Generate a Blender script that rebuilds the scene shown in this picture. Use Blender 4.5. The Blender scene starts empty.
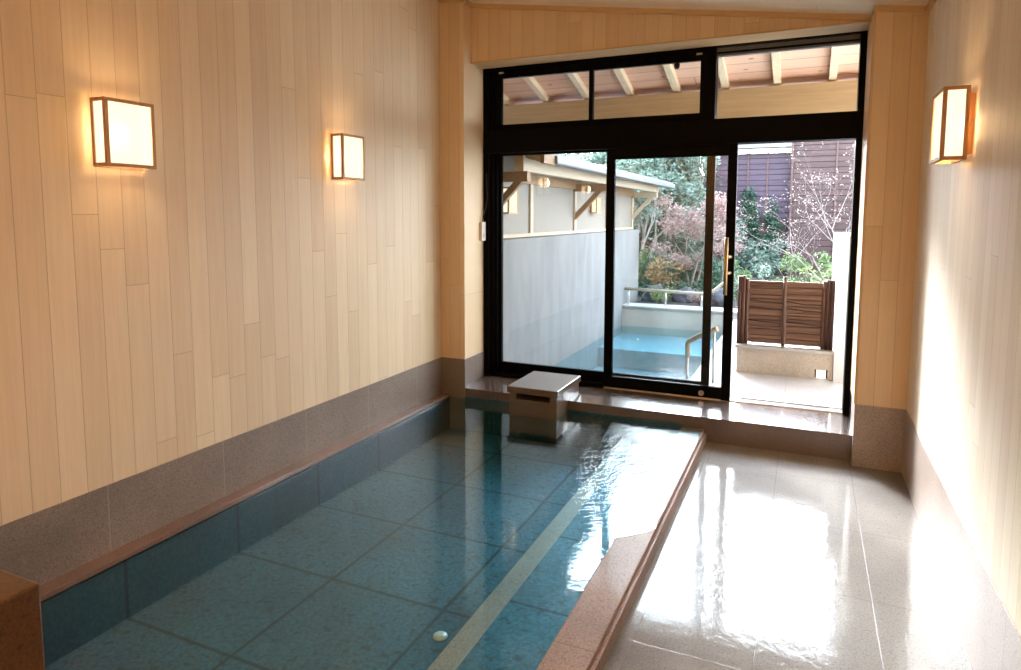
import bpy, bmesh, math, random
from mathutils import Vector, Matrix, noise
random.seed(7)
sc = bpy.context.scene
COL = sc.collection
PI = math.pi

# ------------------------------------------------------------------ materials
class NT:
    """small helper to write node graphs as expressions"""
    def __init__(s, name):
        s.m = bpy.data.materials.new(name); s.m.use_nodes = True
        s.t = s.m.node_tree; s.t.nodes.clear()
        s.out = s.t.nodes.new('ShaderNodeOutputMaterial')
    def n(s, typ, **kw):
        nd = s.t.nodes.new(typ)
        for k, v in kw.items(): setattr(nd, k, v)
        return nd
    def put(s, sock, v):
        if v is None: return
        if isinstance(v, bpy.types.NodeSocket): s.t.links.new(v, sock)
        else:
            if isinstance(v, tuple) and len(v) == 3 and sock.type == 'RGBA': v = v + (1,)
            sock.default_value = v
    def M(s, op, a, b=None, c=None):
        nd = s.n('ShaderNodeMath', operation=op)
        for i, v in enumerate((a, b, c)): s.put(nd.inputs[i], v)
        return nd.outputs[0]
    def V(s, op, a, b=None):
        nd = s.n('ShaderNodeVectorMath', operation=op)
        s.put(nd.inputs[0], a); s.put(nd.inputs[1], b)
        return nd.outputs['Value'] if op == 'DOT_PRODUCT' else nd.outputs[0]
    def xyz(s):
        tc = s.n('ShaderNodeTexCoord'); sp = s.n('ShaderNodeSeparateXYZ')
        s.t.links.new(tc.outputs['Object'], sp.inputs[0])
        return tc.outputs['Object'], sp.outputs[0], sp.outputs[1], sp.outputs[2]
    def comb(s, x, y, z=0.0):
        c = s.n('ShaderNodeCombineXYZ')
        for i, v in enumerate((x, y, z)): s.put(c.inputs[i], v)
        return c.outputs[0]
    def noise(s, vec, scale, detail=3.0, rough=.5, dist=0.0, out=0):
        nd = s.n('ShaderNodeTexNoise'); s.put(nd.inputs['Vector'], vec)
        nd.inputs['Scale'].default_value = scale; nd.inputs['Detail'].default_value = detail
        nd.inputs['Roughness'].default_value = rough; nd.inputs['Distortion'].default_value = dist
        return nd.outputs[out]
    def white(s, vec):
        nd = s.n('ShaderNodeTexWhiteNoise', noise_dimensions='3D'); s.put(nd.inputs['Vector'], vec)
        return nd.outputs['Value']
    def ramp(s, f, stops):
        nd = s.n('ShaderNodeValToRGB'); s.put(nd.inputs[0], f)
        e = nd.color_ramp.elements
        while len(e) < len(stops): e.new(.5)
        for k, (p, c) in enumerate(stops):
            e[k].position = p; e[k].color = (c + (1,)) if isinstance(c, tuple) else (c, c, c, 1)
        return nd.outputs[0]
    def mix(s, f, a, b, mode='MIX'):
        nd = s.n('ShaderNodeMix', data_type='RGBA', blend_type=mode)
        s.put(nd.inputs[0], f); s.put(nd.inputs[6], a); s.put(nd.inputs[7], b)
        return nd.outputs[2]
    def rng(s, v, a, b, c=0.0, d=1.0):
        nd = s.n('ShaderNodeMapRange'); s.put(nd.inputs[0], v)
        for i, q in enumerate((a, b, c, d)): nd.inputs[i+1].default_value = q
        return nd.outputs[0]
    def bump(s, h, strength=.3, dist=.01, normal=None):
        nd = s.n('ShaderNodeBump'); s.put(nd.inputs['Height'], h)
        s.put(nd.inputs['Strength'], strength); nd.inputs['Distance'].default_value = dist
        if normal is not None: s.put(nd.inputs['Normal'], normal)
        return nd.outputs[0]
    def bsdf(s, col, rough=.5, normal=None, spec=.5, metal=0.0, coat=0.0, coat_rough=.05, emit=None, est=0.0):
        p = s.n('ShaderNodeBsdfPrincipled')
        s.put(p.inputs['Base Color'], col); s.put(p.inputs['Roughness'], rough)
        if normal is not None: s.put(p.inputs['Normal'], normal)
        p.inputs['Specular IOR Level'].default_value = spec
        p.inputs['Metallic'].default_value = metal
        s.put(p.inputs['Coat Weight'], coat); s.put(p.inputs['Coat Roughness'], coat_rough)
        if emit is not None:
            s.put(p.inputs['Emission Color'], emit); p.inputs['Emission Strength'].default_value = est
        s.t.links.new(p.outputs[0], s.out.inputs[0]); return p
    def schlick(s, f0, normal=None):
        g = s.n('ShaderNodeNewGeometry')
        d = s.V('DOT_PRODUCT', normal if normal is not None else g.outputs['Normal'], g.outputs['Incoming'])
        c = s.M('SUBTRACT', 1.0, s.M('MINIMUM', s.M('ABSOLUTE', d), 1.0))
        return s.M('ADD', s.M('MULTIPLY', s.M('POWER', c, 5.0), 1 - f0), f0)

def plain(name, col, rough=.6, metal=0.0, spec=.5, var=.12, scale=18., bump=.12, coat=0.0):
    t = NT(name); o, x, y, z = t.xyz()
    nz = t.noise(o, scale, 4)
    c = t.mix(t.rng(nz, .3, .7), tuple(q*(1-var) for q in col), tuple(min(1, q*(1+var)) for q in col))
    t.bsdf(c, rough, t.bump(t.noise(o, scale*6, 3), bump, .004), spec, metal, coat)
    return t.m

def wood_planks(name, across, along, width=.108, length=2.1, dark=(.66, .51, .345), light=(.82, .69, .50), rough=.5, gapv=.55, kn=False, seed=0.0, gw=.022):
    """boards running in the 'along' axis, set side by side in the 'across' axis"""
    t = NT(name); o, x, y, z = t.xyz(); ax = dict(x=x, y=y, z=z)
    a, l = ax[across], ax[along]
    u = t.M('DIVIDE', t.M('ADD', a, 20.0+seed), width); col = t.M('FLOOR', u)
    r1 = t.white(t.comb(col, 3.3+seed))
    v = t.M('DIVIDE', t.M('ADD', l, t.M('MULTIPLY_ADD', r1, 7.0, 20.0)), length)
    row = t.M('FLOOR', v)
    tone = t.white(t.comb(col, row, 1.7))
    fu = t.M('FRACT', u); fv = t.M('FRACT', v)
    e = t.M('MINIMUM', fu, t.M('SUBTRACT', 1.0, fu))
    ev = t.M('MULTIPLY', t.M('MINIMUM', fv, t.M('SUBTRACT', 1.0, fv)), length/width)
    gap = t.rng(t.M('MINIMUM', e, ev), .0, gw, 1.0, 0.0)
    gv = t.comb(t.M('MULTIPLY', a, 26.0), t.M('MULTIPLY_ADD', l, 1.1, t.M('MULTIPLY', tone, 40.0)), col)
    grain = t.noise(gv, 2.2, 5, .6, .5)
    fine = t.noise(t.comb(t.M('MULTIPLY', a, 190.0), t.M('MULTIPLY', l, 3.0), row), 1.0, 2, .5)
    f = t.M('ADD', t.M('MULTIPLY', t.rng(grain, .3, .7), .38), t.M('MULTIPLY', tone, .52))
    f = t.M('ADD', f, t.M('MULTIPLY', fine, .14))
    c = t.mix(f, dark, light)
    if kn:
        vo = t.n('ShaderNodeTexVoronoi'); t.put(vo.inputs['Vector'], t.comb(t.M('MULTIPLY', a, 9.0), t.M('MULTIPLY', l, 4.0), col)); vo.inputs['Scale'].default_value = 1.0
        c = t.mix(t.rng(vo.outputs['Distance'], .05, .12, .85, 0.0), c, (.16, .05, .02))
    c = t.mix(t.M('MULTIPLY', gap, gapv), c, tuple(q*.32 for q in dark))
    h = t.M('SUBTRACT', t.M('MULTIPLY', fine, .15), gap)
    t.bsdf(c, rough, t.bump(h, .5, .0022), .35)
    return t.m

def timber(name, col, along='y', rough=.55, knots=True):
    t = NT(name); o, x, y, z = t.xyz(); k = dict(x=(1.5, 28, 28), y=(28, 1.5, 28), z=(28, 28, 1.5))[along]
    mp = t.V('MULTIPLY', o, t.comb(*[float(q) for q in k]))
    g = t.noise(mp, 1.0, 4, .6, .6)
    c = t.mix(t.rng(g, .3, .7), tuple(q*.86 for q in col), tuple(min(1, q*1.1) for q in col))
    if knots:
        vo = t.n('ShaderNodeTexVoronoi'); t.put(vo.inputs['Vector'], o); vo.inputs['Scale'].default_value = 3.1
        c = t.mix(t.rng(vo.outputs['Distance'], .03, .055, .8, 0.0), c, (.14, .06, .03))
    t.bsdf(c, rough, t.bump(g, .15, .003), .35)
    return t.m

def granite(name, base, speck=(.10, .08, .07), seams=None, rough=.35, wet=0.0, amt=.55, sc_=240., bumps=.15, gcol=(.10, .075, .06), gwid=.0025, blot=.14, rvar=.0, wavy=0.0, spec=.5):
    """seams: list of (axis, origin, spacing); speckled stone with fine joints"""
    t = NT(name); o, x, y, z = t.xyz(); ax = dict(x=x, y=y, z=z)
    s1 = t.noise(o, sc_, 2, .6); s2 = t.noise(o, sc_*.45, 2, .6); bl = t.noise(o, 2.3, 3, .55)
    c = t.mix(t.rng(s1, .36, .64), tuple(q*.74 for q in base), tuple(min(1, q*1.2) for q in base))
    c = t.mix(t.M('MULTIPLY', t.rng(s2, .56, .68), amt), c, speck)
    c = t.mix(t.rng(bl, .3, .7, 0.0, 1.0), c, t.mix(1.0, c, (1-blot*2, 1-blot*2, 1-blot*2, 1), 'MULTIPLY'))
    gap = None
    for a, org, sp in (seams or []):
        u = t.M('FRACT', t.M('DIVIDE', t.M('ADD', ax[a], 40*sp-org), sp))
        e = t.M('MULTIPLY', t.M('MINIMUM', u, t.M('SUBTRACT', 1.0, u)), sp)
        g = t.rng(e, gwid*.4, gwid, 1.0, 0.0)
        gap = g if gap is None else t.M('MAXIMUM', gap, g)
    h = t.M('MULTIPLY', s1, .6)
    if gap is not None:
        c = t.mix(t.M('MULTIPLY', gap, .75), c, gcol); h = t.M('SUBTRACT', h, gap)
    nrm = t.bump(h, bumps, .003)
    cn = None
    r = rough if not rvar else t.M('ADD', rough, t.M('MULTIPLY', t.rng(t.noise(o, 3.5, 4, .6), .35, .7), rvar))
    p = t.bsdf(c, r, nrm, spec, 0, wet, .06)
    if wavy:
        lw = t.noise(t.V('MULTIPLY', o, t.comb(1.0, .55, 1.0)), 34, 3, .6)
        cn = t.bump(t.M('SUBTRACT', t.M('MULTIPLY', lw, 1.0), t.M('MULTIPLY', gap, .4) if gap is not None else 0.0), wavy, .004)
        t.put(p.inputs['Coat Normal'], cn)
        p.inputs['Coat IOR'].default_value = 1.45
    return t.m

def water_mat(name, tint, calm=.05, rip=.5, f0=.03, mask=None):
    t = NT(name); o, x, y, z = t.xyz()
    w = t.noise(t.V('MULTIPLY', o, t.comb(1.0, 1.0, 1.0)), 7, 3, .55, .4)
    w2 = t.noise(t.comb(t.M('MULTIPLY_ADD', y, .45, x), t.M('MULTIPLY', t.M('MULTIPLY_ADD', x, -.6, y), 2.2)), 13, 3, .6, 1.1)
    if mask:
        # moving water runs from the spout over the rim: ripples there, still elsewhere
        x0, y0 = mask
        m = t.M('MULTIPLY', t.rng(x, x0-.75, x0, 0.0, 1.0), t.rng(y, y0-.9, y0, 0.0, 1.0))
        st = t.M('ADD', calm, t.M('MULTIPLY', m, rip))
    else: st = calm
    b = t.bump(t.M('ADD', t.M('MULTIPLY', w, .6), t.M('MULTIPLY', w2, .7)), st, .02)
    g = t.n('ShaderNodeBsdfGlossy'); g.inputs['Roughness'].default_value = .02; t.put(g.inputs['Normal'], b)
    tr = t.n('ShaderNodeBsdfTransparent'); t.put(tr.inputs[0], tint)
    mx = t.n('ShaderNodeMixShader'); t.put(mx.inputs[0], t.schlick(f0, b))
    t.t.links.new(tr.outputs[0], mx.inputs[1]); t.t.links.new(g.outputs[0], mx.inputs[2])
    t.t.links.new(mx.outputs[0], t.out.inputs[0]); return t.m

def glass_mat():
    t = NT('window glass')
    g = t.n('ShaderNodeBsdfGlossy'); g.inputs['Roughness'].default_value = 0.0
    tr = t.n('ShaderNodeBsdfTransparent'); t.put(tr.inputs[0], (.955, .98, .985, 1))
    mx = t.n('ShaderNodeMixShader'); t.put(mx.inputs[0], t.schlick(.035))
    t.t.links.new(tr.outputs[0], mx.inputs[1]); t.t.links.new(g.outputs[0], mx.inputs[2])
    t.t.links.new(mx.outputs[0], t.out.inputs[0]); return t.m

def shade_mat(name, col, st, thru=.3):
    t = NT(name)
    e = t.n('ShaderNodeEmission'); t.put(e.inputs[0], col); e.inputs[1].default_value = st
    tr = t.n('ShaderNodeBsdfTransparent')
    mx = t.n('ShaderNodeMixShader'); mx.inputs[0].default_value = thru
    t.t.links.new(e.outputs[0], mx.inputs[1]); t.t.links.new(tr.outputs[0], mx.inputs[2])
    t.t.links.new(mx.outputs[0], t.out.inputs[0]); return t.m

def leaf_mat(name, cols, rough=.5, trans=.35):
    t = NT(name); o, x, y, z = t.xyz()
    f = t.white(t.V('FLOOR', t.V('MULTIPLY', o, t.comb(17.0, 17.0, 17.0))))
    n = len(cols); c = t.ramp(f, [(k/max(1, n-1), cols[k]) for k in range(n)])
    d = t.n('ShaderNodeBsdfPrincipled'); t.put(d.inputs['Base Color'], c); d.inputs['Roughness'].default_value = rough
    tl = t.n('ShaderNodeBsdfTranslucent'); t.put(tl.inputs[0], c)
    mx = t.n('ShaderNodeMixShader'); mx.inputs[0].default_value = trans
    t.t.links.new(d.outputs[0], mx.inputs[1]); t.t.links.new(tl.outputs[0], mx.inputs[2])
    t.t.links.new(mx.outputs[0], t.out.inputs[0]); return t.m

def concrete(name, col):
    t = NT(name); o, x, y, z = t.xyz()
    a = t.noise(t.V('MULTIPLY', o, t.comb(1.0, 1.6, .45)), 2.6, 5, .6, .3)
    b = t.noise(o, 38, 4, .6)
    c = t.mix(t.rng(a, .34, .68), tuple(q*.80 for q in col), tuple(min(1, q*1.06) for q in col))
    # rough damp stains low on the wall
    st = t.M('MULTIPLY', t.rng(z, .05, .42, 1.0, 0.0), t.rng(t.noise(t.V('MULTIPLY', o, t.comb(1.0, 5.0, 1.6)), 2.0, 5, .7), .44, .66))
    c = t.mix(t.M('MULTIPLY', st, .6), c, (.19, .175, .15))
    t.bsdf(c, .8, t.bump(b, .25, .006), .3)
    return t.m

MAT = {}
MAT['wall_l'] = wood_planks('pale vertical wall boards', 'y', 'z')
MAT['wall_r'] = wood_planks('pale vertical wall boards right', 'y', 'z', .092, dark=(.68, .58, .45), light=(.83, .745, .62), seed=5.0)
MAT['wall_f'] = wood_planks('pale boards across the front', 'x', 'z', .094, 3.3, dark=(.64, .46, .27), light=(.78, .60, .39), seed=3.0)
MAT['ceil'] = wood_planks('ceiling boards', 'y', 'x', .10, 2.6, dark=(.78, .63, .44), light=(.88, .76, .58), seed=9.0)
MAT['trimwood'] = timber('cypress trim', (.62, .42, .22), 'x', knots=False)
MAT['trimwood_y'] = timber('cypress trim lengthwise', (.62, .42, .22), 'y', knots=False)
MAT['trimwood_z'] = timber('cypress jamb lining', (.66, .46, .26), 'z', knots=False)
MAT['plinth'] = granite('brown pink granite plinth', (0.272, 0.218, 0.184), seams=[('y', -.724, .614)], rough=.42, amt=.5, gcol=(0.340, 0.286, 0.245), gwid=.0035)
MAT['plinth_r'] = granite('granite plinth right', (.42, .34, .29), seams=[('y', -2.03, .64)], rough=.35, amt=.45, gcol=(.12, .09, .07))
MAT['granite'] = granite('wet brown pink granite', (.24, .145, .11), rough=.22, wet=.35, amt=.5)
MAT['sill'] = granite('granite doorsill', (0.160, 0.120, 0.104), seams=[('x', -1.62, .70)], rough=.18, wet=1.0, amt=.4)
MAT['curb'] = granite('wet granite kerb', (0.360, 0.243, 0.180), seams=[('y', -1.62, 1.3)], rough=.6, wet=.06, amt=.55, spec=.25)
MAT['floor'] = granite('wet granite floor tiles', (.225, .205, .18), seams=[('x', .01, .41), ('y', -.098, .645)], rough=.6, wet=.5, amt=.55, sc_=170., rvar=.12, wavy=.2, spec=.2)
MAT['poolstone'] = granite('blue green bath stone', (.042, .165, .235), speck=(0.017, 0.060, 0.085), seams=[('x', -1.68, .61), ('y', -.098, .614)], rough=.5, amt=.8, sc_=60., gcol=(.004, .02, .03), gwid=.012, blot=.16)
MAT['poolshade'] = granite('bath stone with water shade', (.028, .095, .125), speck=(0.017, 0.060, 0.085), seams=[('y', -.098, .614)], rough=.5, amt=.55, sc_=60., gcol=(.004, .02, .03), gwid=.012, blot=.16)  # same bath stone, darkened to stand in for light the water absorbs
MAT['nosing'] = granite('tan granite step nosing', (.44, .35, .29), rough=.45, amt=.4)
MAT['block'] = granite('orange brown granite', (0.120, 0.054, 0.018), speck=(0.030, 0.012, 0.005), rough=.3, amt=.65, sc_=120., wet=.2)
MAT['spout'] = granite('tan spout stone', (0.155, 0.110, 0.075), rough=.3, amt=.3, wet=.7, sc_=150.)
MAT['black'] = plain('black bronze aluminium', (.0022, .002, .0022), .45, 0.0, .06, .05, bump=.0)
MAT['dark'] = plain('dark fittings and slot shade', (.02, .015, .012), .7)
MAT['glass'] = glass_mat()
MAT['brass'] = plain('brown bronze handle', (.42, .27, .12), .35, .7)
MAT['steel'] = plain('brushed steel', (.62, .62, .60), .3, .9, bump=.02)
MAT['plastic'] = plain('off white plastic', (.72, .70, .66), .4, bump=.02)
MAT['cable'] = plain('black cable', (.015, .015, .015), .5)
MAT['lampwood'] = timber('lamp frame wood', (.46, .27, .13), 'z', .45, False)
MAT['shade'] = shade_mat('lit paper shade', (1.0, .84, .60, 1), 1.45, .35)
MAT['deck'] = granite('pale outdoor paving', (0.570, 0.562, 0.555), seams=[('x', -.4, .6), ('y', .55, .6)], rough=.4, wet=.35, amt=.2, gcol=(0.300, 0.285, 0.270), rvar=.2)
MAT['planter'] = granite('buff granite', (0.580, 0.512, 0.435), seams=[('x', -.40, .42)], rough=.5, amt=.25, gcol=(0.406, 0.347, 0.290))
MAT['coping'] = granite('pale coping', (0.504, 0.483, 0.462), rough=.5, amt=.15)
MAT['bathstone'] = granite('pale blue bath stone', (0.276, 0.396, 0.432), speck=(0.090, 0.180, 0.216), seams=[('x', -1.6, .6), ('y', .5, .6)], rough=.5, amt=.3, gcol=(0.120, 0.180, 0.192), gwid=.006)
MAT['concrete'] = concrete('pale cast concrete', (0.183, 0.185, 0.187))
MAT['white'] = plain('white render', (0.615, 0.622, 0.630), .7, var=.04)
MAT['plaster'] = plain('pale plaster panels', (0.219, 0.200, 0.177), .75, var=.04)
MAT['timber'] = timber('cream timber', (0.469, 0.385, 0.284), 'y')
MAT['timber_r'] = timber('cream rafter', (0.720, 0.576, 0.396), 'y', knots=False)
MAT['timber_x'] = timber('cream timber beam', (0.555, 0.398, 0.225), 'x')
MAT['timber_b'] = timber('brown timber', (0.300, 0.180, 0.096), 'y', knots=False)
MAT['cedar'] = wood_planks('pink cedar eave boards', 'y', 'x', .16, 2.4, dark=(.60, .33, .22), light=(.82, .55, .41), kn=True, seed=2.0, gapv=.7, gw=.05)
MAT['tiles'] = plain('grey roof tile', (0.140, 0.140, 0.157), .5)
MAT['gutter'] = plain('grey gutter', (0.138, 0.150, 0.174), .4)  # also stands in for the reflection on the transom rail
MAT['slat'] = wood_planks('dark stained slats', 'z', 'x', .09, 3.0, dark=(.026, .019, .038), light=(.062, .044, .075), seed=1.0)
MAT['slat2'] = wood_planks('dark stained slats brown', 'z', 'x', .09, 3.0, dark=(0.028, 0.017, 0.019), light=(0.063, 0.035, 0.037), seed=6.0)
MAT['batten'] = plain('dark batten', (0.070, 0.037, 0.035), .7)
MAT['fence'] = timber('reddish fence board', (0.111, 0.049, 0.029), 'x', .5, False)
MAT['fenceboard'] = wood_planks('split bamboo boards', 'z', 'x', .021, 3.0, dark=(0.058, 0.025, 0.017), light=(0.221, 0.120, 0.075), seed=4.0)
MAT['fencepost'] = timber('dark fence post', (0.078, 0.033, 0.021), 'z', .5, False)
MAT['twine'] = plain('black twine', (.01, .01, .01), .8)
MAT['soil'] = plain('dark garden soil', (0.019, 0.018, 0.013), .95, var=.4, scale=7, bump=.6)
MAT['rock'] = plain('blue grey rock', (0.060, 0.066, 0.084), .8, var=.4, scale=6, bump=.7)
MAT['bark'] = plain('grey bark', (0.180, 0.156, 0.138), .85, var=.3, bump=.5)
MAT['palebark'] = plain('pale bark', (0.246, 0.218, 0.207), .75, var=.2, bump=.3)
MAT['l_ever'] = leaf_mat('evergreen leaves', [(0.048, 0.096, 0.072), (0.108, 0.180, 0.144), (0.168, 0.240, 0.204), (0.066, 0.120, 0.096)])
MAT['l_ever2'] = leaf_mat('pale evergreen leaves', [(0.102, 0.180, 0.126), (0.204, 0.288, 0.228), (0.276, 0.348, 0.300), (0.120, 0.204, 0.156)])
MAT['l_pink'] = leaf_mat('pink maple leaves', [(0.276, 0.132, 0.132), (0.336, 0.204, 0.198), (0.216, 0.216, 0.168), (0.372, 0.264, 0.258), (0.228, 0.120, 0.120)])
MAT['l_orange'] = leaf_mat('orange shrub leaves', [(0.330, 0.165, 0.066), (0.248, 0.193, 0.088), (0.341, 0.231, 0.121)])
MAT['l_green'] = leaf_mat('green shrub leaves', [(.05, .12, .04), (.11, .18, .06), (.16, .22, .10)])
MAT['l_ivy'] = leaf_mat('ivy leaves', [(0.018, 0.060, 0.039), (0.033, 0.096, 0.060), (0.054, 0.132, 0.084)])
MAT['l_lime'] = leaf_mat('lime leaves', [(.17, .24, .08), (.23, .29, .13), (.12, .18, .06)])
MAT['l_bud'] = leaf_mat('dry blossom', [(0.273, 0.237, 0.220), (0.241, 0.173, 0.162), (0.315, 0.289, 0.279)])
MAT['water'] = water_mat('bath water', (.68, .92, .99, 1), .03, .55, .06, (-.98, -1.15))
MAT['water_out'] = water_mat('outdoor bath water', (.62, .90, .97, 1), .28)
MAT['lens'] = shade_mat('step light lens', (1.0, .95, .85, 1), 1.3, .0)
MAT['disc'] = plain('drain cap', (.75, .78, .78), .3, .3)

# ------------------------------------------------------------------ meshes
def new_ob(name, me, mat, parent=None):
    o = bpy.data.objects.new(name, me); COL.objects.link(o)
    if mat: me.materials.append(MAT[mat] if isinstance(mat, str) else mat)
    if parent: o.parent = parent
    return o
def tag(o, label=None, cat=None, group=None, kind=None):
    if label: o['label'] = label
    if cat: o['category'] = cat
    if group: o['group'] = group
    if kind: o['kind'] = kind
    return o
def struct(o, label=None): return tag(o, label, None, None, 'structure')
def empty(name, loc=(0, 0, 0)):
    o = bpy.data.objects.new(name, None); COL.objects.link(o); o.location = loc; o.empty_display_size = .1
    return o
class MB:
    def __init__(s, loc=(0, 0, 0)): s.bm = bmesh.new(); s.loc = Vector(loc)
    def box(s, x0, x1, y0, y1, z0, z1, bev=0.0):
        r = bmesh.ops.create_cube(s.bm, size=1.0)
        for v in r['verts']:
            v.co = Vector(((x0+x1)/2+v.co.x*(x1-x0), (y0+y1)/2+v.co.y*(y1-y0), (z0+z1)/2+v.co.z*(z1-z0)))-s.loc
        if bev:
            es = list({e for v in r['verts'] for e in v.link_edges})
            bmesh.ops.bevel(s.bm, geom=es, offset=bev, segments=2, affect='EDGES', profile=.5)
        return s
    def poly(s, pts, depth):
        """prism: pts list of 3D points, extruded by vector depth"""
        vs = [s.bm.verts.new(Vector(p)-s.loc) for p in pts]; d = Vector(depth)
        ws = [s.bm.verts.new(v.co+d) for v in vs]; n = len(vs)
        s.bm.faces.new(vs); s.bm.faces.new(ws[::-1])
        for i in range(n): s.bm.faces.new((vs[i], ws[i], ws[(i+1) % n], vs[(i+1) % n]))
        bmesh.ops.recalc_face_normals(s.bm, faces=s.bm.faces)
        return s
    def beam(s, a, b, w, h):
        a, b = Vector(a), Vector(b); d = (b-a).normalized()
        side = d.cross(Vector((0, 0, 1)))
        if side.length < 1e-3: side = Vector((1, 0, 0))
        side.normalize(); up = side.cross(d).normalized()
        q = [a+side*w/2*i+up*h/2*j for i, j in ((-1, -1), (1, -1), (1, 1), (-1, 1))]
        return s.poly(q, b-a)
    def tube(s, pts, radii, n=8, caps=True):
        pts = [Vector(p)-s.loc for p in pts]
        if not isinstance(radii, (list, tuple)): radii = [radii]*len(pts)
        rings = []; pu = None
        for i, p in enumerate(pts):
            d = (pts[min(i+1, len(pts)-1)]-pts[max(i-1, 0)]).normalized()
            u = pu if pu is not None else (Vector((0, 0, 1)) if abs(d.z) < .9 else Vector((1, 0, 0)))
            u = (u-d*u.dot(d))
            if u.length < 1e-4: u = Vector((1, 0, 0))-d*d.x
            u.normalize(); pu = u; w = d.cross(u)
            rings.append([s.bm.verts.new(p+(u*math.cos(2*PI*k/n)+w*math.sin(2*PI*k/n))*radii[i]) for k in range(n)])
        for a, b in zip(rings, rings[1:]):
            for k in range(n):
                f = s.bm.faces.new((a[k], a[(k+1) % n], b[(k+1) % n], b[k])); f.smooth = n > 5
        if caps: s.bm.faces.new(rings[0][::-1]); s.bm.faces.new(rings[-1])
        return s
    def lathe(s, c, prof, n=24):
        c = Vector(c)-s.loc; rings = []
        for r, z in prof: rings.append([s.bm.verts.new(c+Vector((r*math.cos(2*PI*k/n), r*math.sin(2*PI*k/n), z))) for k in range(n)])
        for a, b in zip(rings, rings[1:]):
            for k in range(n): s.bm.faces.new((a[k], a[(k+1) % n], b[(k+1) % n], b[k])).smooth = True
        s.bm.faces.new(rings[0][::-1]); s.bm.faces.new(rings[-1]); return s
    def done(s, name, mat, parent=None, loc=False):
        me = bpy.data.meshes.new(name); bmesh.ops.recalc_face_normals(s.bm, faces=s.bm.faces)
        s.bm.to_mesh(me); s.bm.free()
        o = new_ob(name, me, mat, parent)
        if s.loc.length and not parent: o.location = s.loc
        return o

# key planes (metres); y = 0 is the window wall, z = 0 the inner floor
XL, XR, YB = -2.963, .298, -6.6
def ceil_z(x): return 2.785-.151*x

# ------------------------------------------------------------------ the room
struct(MB().box(-.875, XR+.2, YB, -.337, -.12, 0).done('floor', 'floor'), 'wet beige granite tiled floor beside the bath')
struct(MB().box(XL-.15, XL, YB-.1, .16, .405, 3.5).done('wall_left', 'wall_l'), 'pale vertical board wall on the left')
struct(MB().box(XR, XR+.15, YB-.1, .16, .39, 3.1).done('wall_right', 'wall_r'), 'pale vertical board wall on the right')
struct(MB().box(XL-.15, XR+.15, YB-.2, YB, -.4, 3.5).done('wall_back', 'wall_f'))
cm = MB().poly([(XL-.1, YB-.1, ceil_z(XL-.1)), (XR+.1, YB-.1, ceil_z(XR+.1)), (XR+.1, YB-.1, ceil_z(XR+.1)+.12), (XL-.1, YB-.1, ceil_z(XL-.1)+.12)], (0, 6.9, 0))
struct(cm.done('ceiling', 'ceil'), 'sloping boarded ceiling')
# the window wall: two board clad piers and a header between them
wf = MB()
wf.poly([(XL, -.337, .4), (-2.749, -.337, .4), (-2.749, -.337, ceil_z(-2.749)+.02), (XL, -.337, ceil_z(XL)+.02)], (0, .52, 0))
wf.poly([(.028, -.413, .392), (XR, -.413, .392), (XR, -.413, ceil_z(XR)+.02), (.028, -.413, ceil_z(.028)+.02)], (0, .60, 0))
wf.poly([(-2.749, -.2, 2.752), (.028, -.2, 2.752), (.028, -.2, ceil_z(0)+.02), (-2.749, -.2, ceil_z(-2.749)+.02)], (0, .38, 0))
struct(wf.done('wall_front', 'wall_f'), 'board clad piers and header around the window')
# crown trim following the ceiling slope
def crown(name, x0, x1, y, t=.022, hgt=.032):
    m = MB().poly([(x0, y-t, ceil_z(x0)-hgt), (x1, y-t, ceil_z(x1)-hgt), (x1, y-t, ceil_z(x1)+.01), (x0, y-t, ceil_z(x0)+.01)], (0, t, 0))
    struct(m.done(name, 'trimwood'))
crown('trim_1', XL, -2.749, -.337); crown('trim_2', -2.749, .028, -.2); crown('trim_3', .02, XR, -.413)
struct(MB().box(XR-.02, XR, YB, -.413, ceil_z(XR)-.034, ceil_z(XR)+.004).done('trim_4', 'trimwood_y'))
struct(MB().box(-2.749, -2.727, -.337, -.2, ceil_z(-2.749)-.032, ceil_z(-2.749)).done('trim_5', 'trimwood_y'))
# linings of the opening: soffit and right jamb
struct(MB().box(-2.749, .028, -.215, .0, 2.742, 2.752).done('trim_6', 'trimwood'))
struct(MB().box(.018, .028, -.40, .0, .392, 2.75).done('trim_7', 'trimwood_z'))
# granite plinths
pl = MB().box(XL-.1, XL+.006, YB, -.337, .05, .405, .002)
struct(pl.done('baseboard_left', 'plinth'), 'brown granite plinth along the left wall')
struct(MB().box(XL+.0005, -2.745, -.343, .12, -.2, .405, .002).done('baseboard_corner', 'plinth'), 'granite plinth of the left pier')
struct(MB().box(XR-.006, XR+.1, YB, -.413, -.02, .392, .002).done('baseboard_right', 'plinth_r'), 'grey beige granite plinth along the right wall')
struct(MB().box(.022, XR+.05, -.419, .12, -.02, .392, .002).done('baseboard_front', 'plinth_r'), 'granite plinth of the right pier')


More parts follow.
